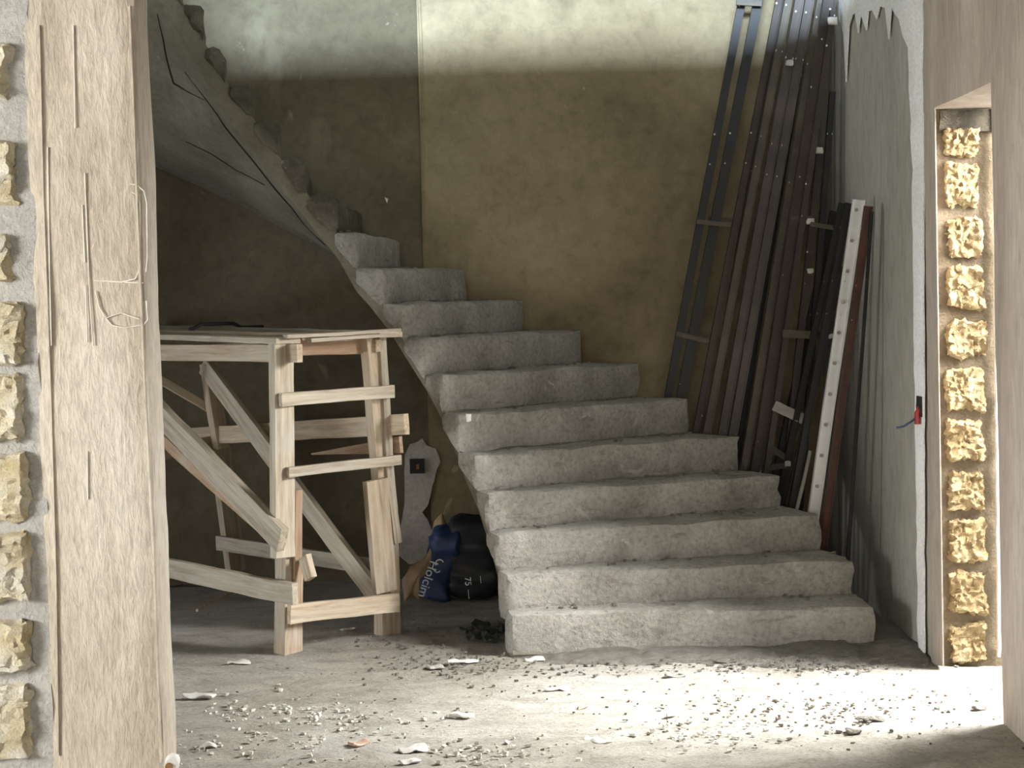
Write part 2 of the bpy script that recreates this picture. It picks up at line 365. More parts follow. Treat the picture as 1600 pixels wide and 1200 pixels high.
# ------------------------------------------------------------------ left partition: plastered end and rubble blocks
pf = lambda px, py: at(px, py, YP)
xl = pf(58, 600).x; xr_ = pf(233, 600).x
pier = slabbox('wall_partition', (xl, xr_, YP, YP+.185, -.05, 3.02), 'pier', n=(10, 3, 60), amp=.006, freq=3.0, cham=.006, kind='structure')
pier['label'] = 'buff plastered wall end in the left foreground'
wseg('wall_partition_blocker', -6.2, -2.58, YP, YP+.185, -.05, 2.92, 'near')  # unseen extension added to block daylight from trestle and stairs
slabbox('mortar_bed', (-2.6, xl+.01, YP+.012, YP+.17, -.05, 3.02), 'mortar', pier, n=(30, 1, 60), amp=.022, freq=6, amp2=.008, label='cement mortar between the blocks')
rows = [(60, 160, 18), (215, 322, 28), (355, 438, 22), (470, 570, 36), (580, 692, 38), (705, 815, 42), (832, 942, 46), (962, 1052, 50), (1066, 1188, 52), (1205, 1300, 54)]
for i, (ya, yb, xe) in enumerate(rows):
    a, b = pf(xe, ya), pf(xe, yb); x1 = (a.x + b.x)/2; zt, zb = a.z-.004, b.z+.004
    for j in range(3):
        xa = x1 - .40*(j+1) + (.02 if j else .02); xb = x1 - .40*j
        v, f = hexa(box8(xa, xb, YP-.026, YP+.05, zb, zt), (26 if j == 0 else 8, 3, 16 if j == 0 else 6), amp=.018, freq=9, seed=i*7+j+40, cham=.014, amp2=.011, pit=.008)
        link('stone', v, f, 'stone_pale', pier, smooth=25)
# raised trowel ridges and scratches on the plaster
def ridge(pts, r, mat='pier', nm='trowel_ridge'):
    q = [pf(*p) + Vector((0, -.003, 0)) for p in pts]
    return tube(nm, q, r, mat, pier, sides=5)
ridge([(62, 40), (68, 300), (80, 620), (88, 900), (92, 1180)], .004)
ridge([(203, 10), (212, 250), (226, 600), (240, 860), (252, 1190)], .005)
sc = [[(203, 287), (215, 289), (226, 299), (230, 318), (231, 400), (229, 425)], [(206, 300), (214, 304), (219, 318), (219, 420), (212, 436), (190, 441), (147, 438)],
      [(195, 441), (224, 442)], [(150, 455), (156, 480), (166, 497), (180, 492), (190, 489), (205, 494), (218, 498)], [(166, 497), (176, 508), (195, 512), (224, 508), (231, 500), (229, 470)],
      [(75, 230), (78, 420), (81, 540)], [(133, 270), (141, 470), (146, 540)], [(129, 320), (133, 410)], [(134, 445), (137, 535)], [(137, 705), (138, 780)], [(115, 40), (118, 200)]]
for s_ in sc:
    ridge(s_, .0022, 'scratch', 'scratch_line')
pc = at(272, 1192, YP-.02)
pl = tube('pipe_stub', [pc + Vector((-.01, .03, 0)), pc + Vector((.0, -.03, 0))], .021, 'white', pier, 14, label='small white pipe stub')
tube('pipe_bore', [pc + Vector((-.009, -.02, 0)), pc + Vector((-.008, -.034, -.001))], .011, 'rust', pier, 12, label='dark bore of the stub')

# ------------------------------------------------------------------ helical concrete staircase
CX, CY, RI, T0, DT = -.8514, 6.6979, .809, .0293, .1374
inn = [(795, 959), (789, 896), (775, 833), (760, 770), (741, 710), (714, 647), (691, 585), (662, 528), (631, 474), (598, 418), (554, 362),
       (524, 306), (481, 247), (439, 191), (400, 131), (357, 73), (321, 7)]
out = [(1368, 946), (1339, 874), (1287, 803), (1224, 741), (1155, 680), (1077, 622), (998, 567), (911, 515), (819, 468), (731, 420), (629, 374)]
I_, O_ = [], []
for k in range(1, 22):
    a = T0 + DT*(k-1); ym = CY + RI*math.sin(a)
    if k <= 17: p = at(*inn[k-1], ym)
    else: p = Vector((CX + RI*math.cos(a), ym, .17*k + .01))
    p.x = max(p.x, CX + (RI+.05)*math.cos(a) if a > 1.6 else -9)
    I_.append(p)
    if k <= 11:
        R = [2.39, 2.42, 2.41, 2.40, 2.38, 2.35, 2.33, 2.27, 2.16, 2.04, 1.98][k-1]
        yo = min(CY + R*math.sin(a), YB_R + .0)
        q = at(*out[k-1], yo)
    else:
        R = min(2.36, (YB_L - .006 - CY)/math.sin(a)); q = Vector((CX + R*math.cos(a), CY + R*math.sin(a), I_[-1].z - .005))
    O_.append(q)
def interp(A, t):
    t = max(0, t-1); i = min(int(t), len(A)-2); return A[i].lerp(A[i+1], t-i)
stair = empty('concrete_staircase', (I_[0].x, I_[0].y, 0), 'raw grey concrete staircase curving up to the left from the floor', 'staircase')
for k in range(1, 21):
    i0, o0, i1, o1 = I_[k-1], O_[k-1], I_[k], O_[k]
    zi, zo = i0.z, o0.z
    d0, d1 = (.20, .06)
    zb0 = -.03 if k == 1 else zi - d0; zb1 = max(-.03, zi - d1) if k > 1 else -.03
    if k == 2: zb0 = .12; zb1 = .12
    back = .04
    bi, bo = i0.lerp(i1, 1 + back*4), o0.lerp(o1, 1 + back)
    C8 = [(i0.x, i0.y, zb0), (o0.x, o0.y, zb0 + zo - zi), (bi.x, bi.y, zb1), (bo.x, bo.y, zb1 + zo - zi),
          (i0.x, i0.y, zi), (o0.x, o0.y, zo), (bi.x, bi.y, zi+.002), (bo.x, bo.y, zo+.002)]
    w_ = (o0 - i0).length; n = (int(w_/.05), 6, 5)
    v, f = hexa(C8, n, amp=.010, freq=5, seed=k*1.7, cham=.013 if k < 12 else .02, amp2=.0028)
    # crumbled outer ends
    cen = Vector((CX, CY, 0)); vv = []
    for q in v:
        t = (q.xy - i0.xy).length/max(.1, w_)
        if t > .93 and k < 8:
            amt = .030*(noise.noise(q*14 + Vector((k, 0, 0))) + .35*noise.noise(q*40)); q = q + (Vector((CX, CY, q.z)) - q).normalized()*amt
        if t < .15 and k > 11:
            q = q + noise.noise_vector(q*16)*.018 + noise.noise_vector(q*48)*.012
        vv.append(q)
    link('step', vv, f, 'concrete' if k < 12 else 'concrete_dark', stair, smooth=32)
# waist slab
vs, fs = [], []; nt_, nr_ = 114, 12; t_lo, t_hi = 1.0, 21.0
def drop_i(t): return .245 + .012*max(0, t-8)
def drop_o(t): return .27 + .012*max(0, t-6)
for a in range(nt_+1):
    t = t_lo + (t_hi - t_lo)*a/nt_; pi_, po_ = interp(I_, t), interp(O_, t)
    for lay in (0, 1):
        for b in range(nr_+1):
            s_ = b/nr_; p = pi_.lerp(po_, .008 + .98*s_); dr = drop_i(t)*(1-s_) + drop_o(t)*s_
            z = p.z - (dr if lay == 0 else .178)
            if lay == 0: z += .006*noise.noise(p*3) + .003*noise.noise(p*11)
            if lay == 1: z = max(z, p.z - dr + .03)
            z = max(z, -.03 + .004*lay)
            vs.append((p.x + (.004*noise.noise(p*8)), p.y + .004*noise.noise(p*7), z))
W = 2*(nr_+1)
for a in range(nt_):
    for lay in (0, 1):
        for b in range(nr_):
            q = a*W + lay*(nr_+1) + b; fs.append([q, q+1, q+1+W, q+W])
    for b in (0, nr_):
        q = a*W + b; fs.append([q, q+W, q+W+nr_+1, q+nr_+1])
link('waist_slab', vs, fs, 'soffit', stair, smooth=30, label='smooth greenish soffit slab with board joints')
# board joints in the soffit: thin dark recessed gaps are shown as thin proud fillers
def soffit_pt(t, s_):
    pi_, po_ = interp(I_, t), interp(O_, t); p = pi_.lerp(po_, .008 + .98*s_); dr = drop_i(t)*(1-s_) + drop_o(t)*s_
    return Vector((p.x, p.y, p.z - dr - .001))
GR = [(11.5 + .06*i, .02*j) for i in range(160) for j in range(51)]
GP = [proj(soffit_pt(*g)) for g in GR]
def inv_soffit(px, py):
    k = min(range(len(GR)), key=lambda q: (GP[q].x-px)**2 + (GP[q].y-py)**2); return GR[k]
for line in ([(291, 113), (340, 178), (400, 256), (455, 324), (508, 383)], [(291, 222), (330, 241), (370, 265), (412, 289)], [(247, 21), (256, 62), (265, 105), (272, 131), (292, 142), (320, 158)]):
    kk = [inv_soffit(*p) for p in line]; pts = []
    for (a, b) in zip(kk, kk[1:]):
        pts += [soffit_pt(a[0] + (b[0]-a[0])*i/5, a[1] + (b[1]-a[1])*i/5) for i in range(5)]
    pts.append(soffit_pt(*kk[-1]))
    tube('board_joint', pts, .0055, 'dark', stair, 5, rfun=lambda x: .35 + .65*math.sin(math.pi*min(1, x*.9+.05)))
# loose crumbs sticking along the inner edge and on the treads
def chips(n, fn, smin, smax, seed=1):
    random.seed(seed); vs, fs = [], []
    for _ in range(n):
        p = fn(); s_ = random.uniform(smin, smax)**1.0; r = Matrix.Rotation(random.uniform(0, 6.3), 3, 'Z') @ Matrix.Rotation(random.uniform(-.5, .5), 3, 'X')
        b = len(vs); e = [Vector((x*random.uniform(.5, 1.3), y*random.uniform(.4, .9), z*random.uniform(.25, .7)))*s_ for z in (-1, 1) for y in (-1, 1) for x in (-1, 1)]
        vs += [p + r @ q for q in e]; fs += [[b, b+1, b+3, b+2], [b+4, b+5, b+7, b+6], [b, b+1, b+5, b+4], [b+2, b+3, b+7, b+6], [b, b+2, b+6, b+4], [b+1, b+3, b+7, b+5]]
    return vs, fs
def f_tread():
    k = random.randint(1, 11); i0, o0, i1, o1 = I_[k-1], O_[k-1], I_[k], O_[k]; s_ = random.random()**.8; d = random.uniform(.45, .97)
    p = i0.lerp(o0, s_).lerp(i1.lerp(o1, s_), d); p.z = i0.z*(1-s_) + o0.z*s_ + .006; return p
v, f = chips(420, f_tread, .003, .011, 3); link('tread_crumbs', v, f, 'dirt', stair, kind='stuff')
wd = at(732, 652, I_[5].y - .0); poly_plate('gypsum_dab', [at(727, 646, I_[5].y-.01), at(737, 647, I_[5].y-.01), at(736, 657, I_[5].y-.01), at(729, 659, I_[5].y-.01)], Vector((0, -1, 0)), .012, 'white', stair, 'small white dab on a riser')

# ------------------------------------------------------------------ socket and patch on the wall under the stairs
wb_ = bpy.data.objects['wall_back']; nY = Vector((0, -1, 0))
pp = [(632, 735), (633, 712), (640, 694), (652, 690), (660, 685), (667, 696), (681, 700), (688, 722), (682, 735), (676, 760), (672, 775), (668, 790), (660, 800), (668, 812), (677, 832), (682, 850), (672, 868), (655, 878), (640, 882), (624, 868), (626, 820), (632, 790)]
poly_plate('plaster_patch', [at(a, b, YB_R-.006) for a, b in pp], nY, .008, 'patch', wb_, 'pale gypsum patch round the socket box', sub=3, jit=.005)
so = at(652, 728, YB_L-.03)
sk = slabbox('socket_box', (so.x-.040, so.x+.040, YB_R-.034, YB_R-.012, so.z-.040, so.z+.040), 'dark', wb_, n=(3, 1, 3), label='black empty socket box')
slabbox('socket_terminal', (so.x-.004, so.x+.010, YB_R-.040, YB_R-.030, so.z-.016, so.z+.010), 'rust', sk, label='reddish wire end')
ch = at(604, 313, YB_L-.006); poly_plate('chip_mark', [at(601, 309, YB_L-.008), at(607, 311, YB_L-.008), at(606, 318, YB_L-.008)], nY, .006, 'white', wb_, 'small white chip')
rg = [at(x, y, YB_R-.002) for x, y in [(655, 0), (658, 60), (660, 130), (662, 240), (663, 380)]]
tube('corner_bead', rg, .010, 'wall', back_r, 6, label='vertical plaster corner line')

# ------------------------------------------------------------------ wooden trestle platform
TO = ground(450, 1021); TV = ground(604, 991)
v_ = (TV - TO); v_.z = 0; TW = v_.length; v_.normalize(); u_ = Vector((-v_.y, v_.x, 0))
table = empty('wooden_trestle', (TO.x, TO.y, 0), 'rough nailed wooden trestle platform with ladder-like end, behind the left pillar', 'trestle')
def tb(name, p1, p2, plane, wpx, th, mat='wood', off=0., **kw):
    if plane == 'E': p0, n = TO.copy(), -u_
    elif plane == 'N': p0, n = TO.copy(), -v_
    elif plane == 'F': p0, n = TO + v_*TW, -v_
    elif plane == 'R': p0, n = TO + u_*kw.pop('dist', 1.5), -u_
    p0 = p0 + n*off
    a, b = on_plane(*p1, p0, n), on_plane(*p2, p0, n)
    x = (b - a).normalized(); wdir = n.cross(x).normalized(); mid = (a+b)/2
    A, B = proj(mid - wdir*.05), proj(mid + wdir*.05); dd = (proj(b) - proj(a)).normalized(); perp = Vector((-dd.y, dd.x))
    wm = wpx*.1/abs((B - A).dot(perp))
    return plank(name, a, b, wm, th, n, mat, table, seed=random.random()*50, **kw)
random.seed(11)
# legs
tb('leg', (439, 533), (442, 872), 'E', 31, .05, 'wood_grey', .030)
tb('leg', (452, 868), (450, 1021), 'E', 29, .09, 'wood', -.02)
tb('leg_splint', (465, 765), (463, 943), 'E', 12, .03, 'wood_red', .035)
tb('leg', (580, 526), (603, 800), 'E', 27, .06, 'wood', -.01)
tb('leg_splint', (594, 523), (608, 746), 'E', 11, .04, 'wood_grey', .02)
tb('leg_splint', (586, 748), (602, 925), 'E', 34, .035, 'wood', .035)
tb('leg', (600, 800), (605, 991), 'E', 30, .07, 'wood', -.02)
tb('leg_splint', (606, 735), (620, 849), 'E', 12, .03, 'wood_grey', .01)
# rungs on the end
tb('rung', (437, 625), (615, 611), 'E', 21, .03, 'wood_grey', .07)
tb('rung', (448, 738), (625, 718), 'E', 16, .035, 'wood_grey', .07)
tb('rung', (451, 960), (622, 941), 'E', 30, .03, 'wood', .07)
tb('apron', (458, 543), (581, 540), 'E', 26, .03, 'wood_red', -.045)
# near side
tb('apron', (240, 551), (469, 552), 'N', 27, .03, 'wood', -.02)
tb('rail', (245, 884), (462, 929), 'N', 32, .03, 'wood_grey', .045)
tb('brace', (240, 636), (443, 845), 'N', 30, .04, 'wood_grey', .075)
tb('brace', (250, 682), (436, 845), 'N', 16, .04, 'wood_red', .028)
tb('offcut', (476, 868), (486, 905), 'N', 14, .03, 'wood', -.04)
# far side
tb('brace', (318, 570), (588, 932), 'F', 23, .03, 'wood_grey', .03)
tb('rail', (300, 682), (636, 663), 'F', 30, .028, 'wood', -.035)
tb('rail', (340, 848), (598, 888), 'F', 24, .028, 'wood_grey', -.03)
tb('broken_board', (489, 709), (628, 695), 'F', 26, .02, 'wood_red', -.07, taper=.12)
tb('apron', (300, 546), (592, 541), 'F', 18, .028, 'wood', .03)
# rear end
tb('leg', (325, 566), (349, 720), 'R', 21, .06, 'wood', 0, dist=1.5)
tb('leg', (343, 700), (369, 893), 'R', 26, .06, 'wood', .0, dist=1.5)
tb('leg_splint', (347, 620), (361, 748), 'R', 13, .03, 'wood_grey', -.05, dist=1.5)
tb('brace', (225, 578), (330, 640), 'R', 13, .03, 'wood', -.05, dist=1.5)
tb('rail', (230, 712), (352, 690), 'R', 26, .03, 'wood', -.06, dist=1.5)
# top boards
ztop = 1.372; nb = 5; random.seed(3)
for i in range(nb):
    wdt = (TW + .12)/nb; c = TO - v_*.055 + v_*(wdt*(i + .5)); c.z = 0
    zt = ztop + [.0, .012, .004, .018, .010][i]
    a = c - u_*(.06 + random.uniform(0, .05)) + Vector((0, 0, zt)); b = c + u_*1.95 + Vector((0, 0, zt + .035))
    plank('top_board', a, b, wdt*.97, .026, Vector((0, 0, 1)), ['wood_grey', 'wood', 'wood_grey', 'wood_grey', 'wood'][i], table, seed=i*5, rag=.0)
for i in range(2):
    c = TO + v_*(.03 + .02*i); plank('edge_lath', c - u_*.085 + v_*(-.05 + .1*i) + Vector((0, 0, ztop + .018 - .02*i)), c - u_*.085 + v_*(TW + .03 - .05*i) + Vector((0, 0, ztop + .028 - .02*i)), .04, .018, Vector((0, 0, 1)), 'wood_grey', table, seed=i)
# black strap on top
sp = [(296, 514), (301, 511), (315, 510), (345, 510), (352, 508), (365, 509), (378, 513), (398, 513), (411, 512)]
st = tube('strap', [ground(a, b+1, ztop + .047 + .006*math.sin(i*2.1)) if False else on_plane(a, b+2, TO + u_*.55 + Vector((0, 0, 0)), -u_)for i, (a, b) in enumerate(sp)], .008, 'rope', None, 6)
zz = ztop + .05
P0 = TO + u_*1.0
pts = []
for i, (a, b) in enumerate(sp):
    q = on_plane(a, 520, P0, -u_); q.z = zz + (.022 if 2 <= i <= 5 else .0); pts.append(q)
bpy.data.objects.remove(st)
st = tube('strap', pts, .009, 'rope', None, 6); tag(st, 'black rubber strap lying on the trestle top', 'strap')

# ------------------------------------------------------------------ steel sections leaning in the corner
def bar(name, ptop, pbot, Yt, Yb, wpx, mat, parent, ext_top=0, depth=.03, foot=True):
    A, B = at(*ptop, Yt), at(*pbot, Yb); d = (B - A).normalized()
    if foot: B = A + d*((.004 - A.z)/d.z)
    if ext_top: A = A - d*ext_top
    wm = wpx*((Yt+Yb)/2)/F
    nrm = Vector((0, -1, 0)); return plank(name, A, B, wm, depth, nrm, mat, parent, n=(6, 1, 1), cham=0), A, B
def loose(name, ptop, pbot, Yt, Yb, wpx, mat, label, ext=0, depth=.03, group=None, cap=None):
    A, B = at(*ptop, Yt), at(*pbot, Yb); d = (B-A).normalized(); B2 = A + d*((.004-A.z)/d.z)
    e = empty(name, (B2.x, B2.y, 0), label, 'steel bar', group)
    b, A, B = bar('section', ptop, pbot, Yt, Yb, wpx, mat, e, ext, depth)
    m = (A + B)/2
    # inner groove strip: the sections are open channels, two lips with a darker web
    ax = (B-A).normalized(); side = ax.cross(Vector((0, -1, 0))).normalized()
    wm = wpx*((Yt+Yb)/2)/F
    for s_ in (-1, 1):
        off = side*(s_*wm*.40) + Vector((0, -depth/2-.003, 0))
        plank('lip', A + off, B + off, wm*.16, .008, Vector((0, -1, 0)), mat, e, n=(4, 1, 1), cham=0)
    return e
# two long black frames tied by flat rungs
fr = empty('steel_rack', ground(1000, 905), 'tall narrow black steel frame with flat rungs, leftmost in the leaning stack', 'steel rack')
bar('upright', (1158, 7), (1046, 610), 8.52, 8.50, 12, 'black', fr, .5)
bar('upright', (1184, 4), (1066, 613), 8.50, 8.46, 15, 'black', fr, .5)
bar('upright', (1216, 4), (1093, 645), 8.44, 8.38, 10, 'brown', fr, .5)
for (a, b, y) in [((1088, 346), (1143, 351), 8.38), ((1106, 341), (1140, 344), 8.56), ((1056, 521), (1108, 533), 8.36), ((1075, 516), (1106, 526), 8.54)]:
    plank('rung', at(*a, y), at(*b, y), 7*y/F, .012, Vector((0, -1, 0)), 'olive', fr, n=(3, 1, 1), cham=0)
plank('rung', at(1150, 3, 8.44), at(1190, 5, 8.44), 9*8.4/F, .02, Vector((0, -1, 0)), 'olive', fr, n=(3, 1, 1), cham=0)
loose('steel_bar', (1232, 0), (1106, 666), 8.36, 8.32, 12, 'olive', 'thin dusty brown steel section just right of the tall black frame', .45)
loose('steel_bar', (1246, 17), (1132, 659), 8.30, 8.27, 14, 'grey', 'grey-brown steel section, first of the close pair in mid stack', .42)
loose('steel_bar', (1262, 17), (1147, 668), 8.26, 8.23, 14, 'grey', 'grey-brown steel section, second of the close pair in mid stack', .40)
loose('steel_bar', (1281, 7), (1168, 697), 8.20, 8.17, 12, 'olive', 'dusty steel section with a pale edge right of the close pair', .3)
loose('steel_bar', (1294, 12), (1186, 712), 8.02, 8.10, 20, 'brown', 'wide dark brown steel section leaning in the middle of the stack', .06, .035)
loose('steel_bar', (1222, 0), (1118, 600), 8.46, 8.44, 8, 'brown', 'slim dark bar added as shade behind the dusty one', .4)  # this and the next dark bars are added to fill shadowed gaps
loose('steel_bar', (1289, 8), (1204, 640), 8.36, 8.34, 12, 'black', 'black bar added for the shaded gap right of the wide brown one', .05)
loose('steel_bar', (1266, 3), (1156, 690), 8.42, 8.40, 9, 'black', 'thin black bar added as shade behind the close pair', .2)
loose('steel_bar', (1300, 150), (1262, 640), 7.98, 8.12, 9, 'black', 'black bar added as shade behind the right-hand rack', .02)
loose('steel_bar', (1304, 330), (1216, 730), 8.18, 8.20, 13, 'black', 'broad black bar added as low shade behind the right-hand rack', 0)
# second frame
fr2 = empty('steel_rack', ground(1200, 952), 'brown steel frame with cross pieces leaning between wide bar and white bar', 'steel rack')
bar('upright', (1298, 42), (1216, 610), 7.98, 8.00, 9, 'brown', fr2, .08)
bar('upright', (1281, 235), (1232, 712), 8.06, 8.03, 11, 'brown', fr2, 0)
bar('upright', (1314, 416), (1244, 736), 7.80, 7.84, 12, 'brown', fr2, .0)
for (a, b, wp, y, mt) in [((1236, 340), (1268, 340), 6, 8.04, 'olive'), ((1266, 350), (1322, 358), 7, 7.93, 'olive'), ((1222, 521), (1302, 524), 12, 7.98, 'olive'),
                          ((1209, 633), (1257, 655), 16, 7.96, 'palegrey'), ((1205, 700), (1230, 716), 10, 7.99, 'brown'), ((1205, 730), (1255, 722), 9, 7.96, 'brown')]:
    plank('cross_piece', at(*a, y), at(*b, y), wp*y/F, .015, Vector((0, -1, 0)), mt, fr2, n=(3, 2, 1), cham=0, label='pale grey plate' if mt == 'palegrey' else None)
for (x, y, s_, Y) in [(1300, 33, 15, 7.96), (1234, 97, 10, 8.24), (1280, 235, 13, 7.99), (1268, 346, 12, 7.95), (1265, 424, 11, 7.95), (1298, 524, 10, 7.80), (1231, 725, 11, 7.92)]:
    c = at(x, y, Y); k = s_*Y/F/2; v, f = hexa(box8(c.x-k, c.x+k, Y-.012, Y+.012, c.z-k*.8, c.z+k*.8), (3, 2, 3), amp=.012, freq=25, seed=x*.1, cham=.004)
    link('plaster_clod', v, f, 'scrap', fr2, smooth=40, label='pale plaster lump stuck on the steel')
loose('steel_bar', (1316, 317), (1236, 690), 7.84, 7.98, 10, 'black', 'short black steel section, left of the pair beside the white bar', 0)
loose('steel_bar', (1326, 317), (1240, 775), 7.70, 7.76, 11, 'black', 'short black steel section touching the white bar on its left', 0)
mb = loose('steel_bar', (1342, 312), (1272, 797), 7.38, 7.62, 18, 'whitesteel', 'white painted steel bar with a row of dark holes', 0, .028)
for i in range(10):
    f_ = i/9; x = 1338 + (1277-1338)*f_; y = 328 + (760-328)*f_
    t = (y - 312)/(797-312); c = at(x, y, 7.38 + .24*t - .026)
    tube('hole', [c + Vector((0, .006, 0)), c + Vector((0, -.0035, 0))], .0085, 'palegrey', mb, 8, label='dark screw hole')
loose('steel_bar', (1357, 322), (1293, 797), 7.22, 7.50, 12, 'red', 'red-brown steel bar on the right of the white bar', 0)
loose('steel_bar', (1362, 330), (1330, 797), 7.20, 7.30, 5, 'black', 'thin dark strip in place of a shadow streak by the right wall', 0, .012)  # thin black bar stands in for a shadow streak on the wall
loose('steel_bar', (1266, 705), (1246, 790), 7.70, 7.66, 5, 'palegrey', 'thin short grey strip low in front of the frame', 0, .01)

# ------------------------------------------------------------------ sacks under the stairs
def sack(name, base, hgt, wid, dep, lean, mat, label, seed, rz=0, cat='sack', sag=1.0):
    nz, na = 22, 28; vs, fs = [], []
    for i in range(nz+1):
        t = i/nz; z = t*hgt; sq = (1 - abs(2*t-1)**8)**.5 if 0 < t < 1 else 0
        wv = wid/2*(.55 + .45*sq)*(1 + .10*math.sin(t*6+seed)); dv = dep/2*(.12 + .88*sq)*(1 + .12*math.sin(t*5+seed))
        for j in range(na):
            g = 2*math.pi*j/na; x = wv*math.copysign(abs(math.cos(g))**.5, math.cos(g)); y = dv*math.copysign(abs(math.sin(g))**.6, math.sin(g))
            p = Vector((x, y, z)); nz_ = noise.noise(p*9 + Vector((seed, 0, 0)))*.030 + abs(noise.noise(p*16 + Vector((seed, 3, 0))))*.045 + noise.noise(p*50)*.006
            p += Vector((math.cos(g), math.sin(g), .3))*nz_ ; p.z = max(p.z, 0)
            vs.append(p)
    for i in range(nz):
        for j in range(na): fs.append([i*na+j, i*na+(j+1) % na, (i+1)*na+(j+1) % na, (i+1)*na+j])
    fs.append(list(range(na))); fs.append([nz*na+j for j in range(na)])
    m = Matrix.Translation(base) @ Matrix.Rotation(rz, 4, 'Z') @ Matrix.Rotation(lean[0], 4, 'Y') @ Matrix.Rotation(lean[1], 4, 'X')
    o = link(name, vs, fs, mat, None, m, smooth=60)
    return tag(o, label, cat)
def text_on(body, size, p, xdir, ndir, mat, parent, name='lettering', label=None, depth=.002):
    c = bpy.data.curves.new('t', 'FONT'); c.body = body; c.size = size; c.extrude = depth; c.align_x = 'CENTER'; c.align_y = 'CENTER'
    o = bpy.data.objects.new('t', c); COL.objects.link(o); dg = bpy.context.evaluated_depsgraph_get()
    me = bpy.data.meshes.new_from_object(o.evaluated_get(dg)); bpy.data.objects.remove(o)
    me.materials.clear(); me.materials.append(M[mat]); me.name = name
    q = bpy.data.objects.new(name, me); COL.objects.link(q)
    x = xdir.normalized(); z = (ndir - x*ndir.dot(x)).normalized(); y = z.cross(x); m = Matrix((x, y, z)).transposed().to_4x4(); m.translation = p
    place(q, m, parent)
    if label: q['label'] = label
    return q
bpy.context.view_layer.update()
b0 = ground(676, 948)
blue = sack('cement_sack', b0 + Vector((0, .12, .01)), .40, .135, .15, (.26, .05), 'blue', 'blue sack with white lettering leaning under the stairs', 3)
b1 = ground(742, 950)
sack('cement_sack', b1 + Vector((-.02, .20, .01)), .43, .27, .20, (.06, .0), 'blackbag', 'black plastic sack right of the blue one under the stairs', 5)
bb = bpy.data.objects['cement_sack.001']
sack('cement_sack', b1 + Vector((.16, .30, .01)), .38, .24, .22, (-.05, .0), 'blackbag', 'black sack mostly hidden behind the concrete stair edge', 8)
bpy.context.view_layer.update()
dg = bpy.context.evaluated_depsgraph_get()
def hit(px, py, o):
    d = ray(px, py).normalized(); mi = o.matrix_world.inverted()
    ok, loc, nn, _ = o.ray_cast(mi @ EYE, (mi.to_3x3() @ d).normalized())
    return (o.matrix_world @ loc) if ok else None
h1, h2 = hit(680, 872, blue), hit(665, 930, blue)
c = at(668, 908, (b0.y + .03)) if not h1 or not h2 else (h1+h2)/2 + Vector((0, -.012, 0))
hc = hit(669, 903, blue)
if hc: c = hc + Vector((0, -.034, 0))
dirT = (at(662, 926, c.y) - at(678, 880, c.y))
text_on('Holcim', .066, c, dirT, Vector((0, -1, 0)), 'ink', blue, label='white lettering reading down the sack', depth=.003)
rc = hit(687, 880, blue); rc = (rc + Vector((0, -.012, 0))) if rc else at(687, 880, c.y)
for (r, a0, a1) in ((.020, .3, 3.6), (.018, 3.3, 5.6)):
    o_ = Vector((0, 0, 0)) if a0 < 1 else Vector((-.012, 0, -.026))
    tube('logo_ring', [rc + o_ + Vector((r*math.cos(a0 + (a1-a0)*i/9), 0, r*math.sin(a0 + (a1-a0)*i/9))) for i in range(10)], .0035, 'ink', blue, 5)
for (px, py, s, bd, sz) in [(731, 908, bb, '75', .045), (733, 928, bb, '-----', .03), (752, 905, bb, '---', .04)]:
    hh = hit(px, py, s)
    if hh: text_on(bd, sz, hh + Vector((0, -.010, 0)), Vector((.06, 0, -1)), Vector((0, -1, 0)), 'ink', s, label='pale printed marks')
# crumpled film and cardboard flap
def crumple(name, pts, Y, mat, label, cat, seed, amp=.02):
    base = [at(a, b, Y) for a, b in pts]; cen = sum(base, Vector())/len(base); vs = [cen + Vector((0, -.04, 0))]; fs = []
    n = len(base)*3; ring = []
    for i in range(len(base)):
        for s_ in range(3): ring.append(base[i].lerp(base[(i+1) % len(base)], s_/3))
    for lay, sc_ in enumerate((.4, .75, 1.0)):
        for i, p in enumerate(ring):
            q = cen.lerp(p, sc_) + Vector((0, -.03*(1-sc_), 0)); q += noise.noise_vector(q*14 + Vector((seed, 0, 0)))*amp; vs.append(q)
    for i in range(n): fs.append([0, 1+i, 1+(i+1) % n])
    for l in range(2):
        for i in range(n): fs.append([1+l*n+i, 1+l*n+(i+1) % n, 1+(l+1)*n+(i+1) % n, 1+(l+1)*n+i])
    o = link(name, vs, fs, mat, smooth=30); md = o.modifiers.new('thick', 'SOLIDIFY'); md.thickness = .004
    return tag(o, label, cat)
crumple('cardboard_flap', [(628, 905), (640, 885), (655, 878), (672, 862), (680, 842), (686, 850), (672, 890), (655, 935), (645, 930), (632, 940)], b0.y+.10, 'paper', 'tan paper flap left of the blue sack', 'paper', 4, .012)
crumple('brown_paper_sack', [(664, 890), (672, 850), (681, 815), (688, 802), (694, 815), (706, 828), (722, 836), (716, 862), (700, 890)], b1.y+.36, 'paper', 'brown paper sack with a pointed corner behind the blue sack', 'sack', 6, .014)
crumple('brown_paper_sack', [(712, 850), (722, 828), (738, 822), (750, 812), (766, 826), (780, 850), (772, 880), (730, 885)], b1.y+.46, 'rust', 'rusty brown paper sack at the back behind the black sacks', 'sack', 8, .014)
random.seed(21)
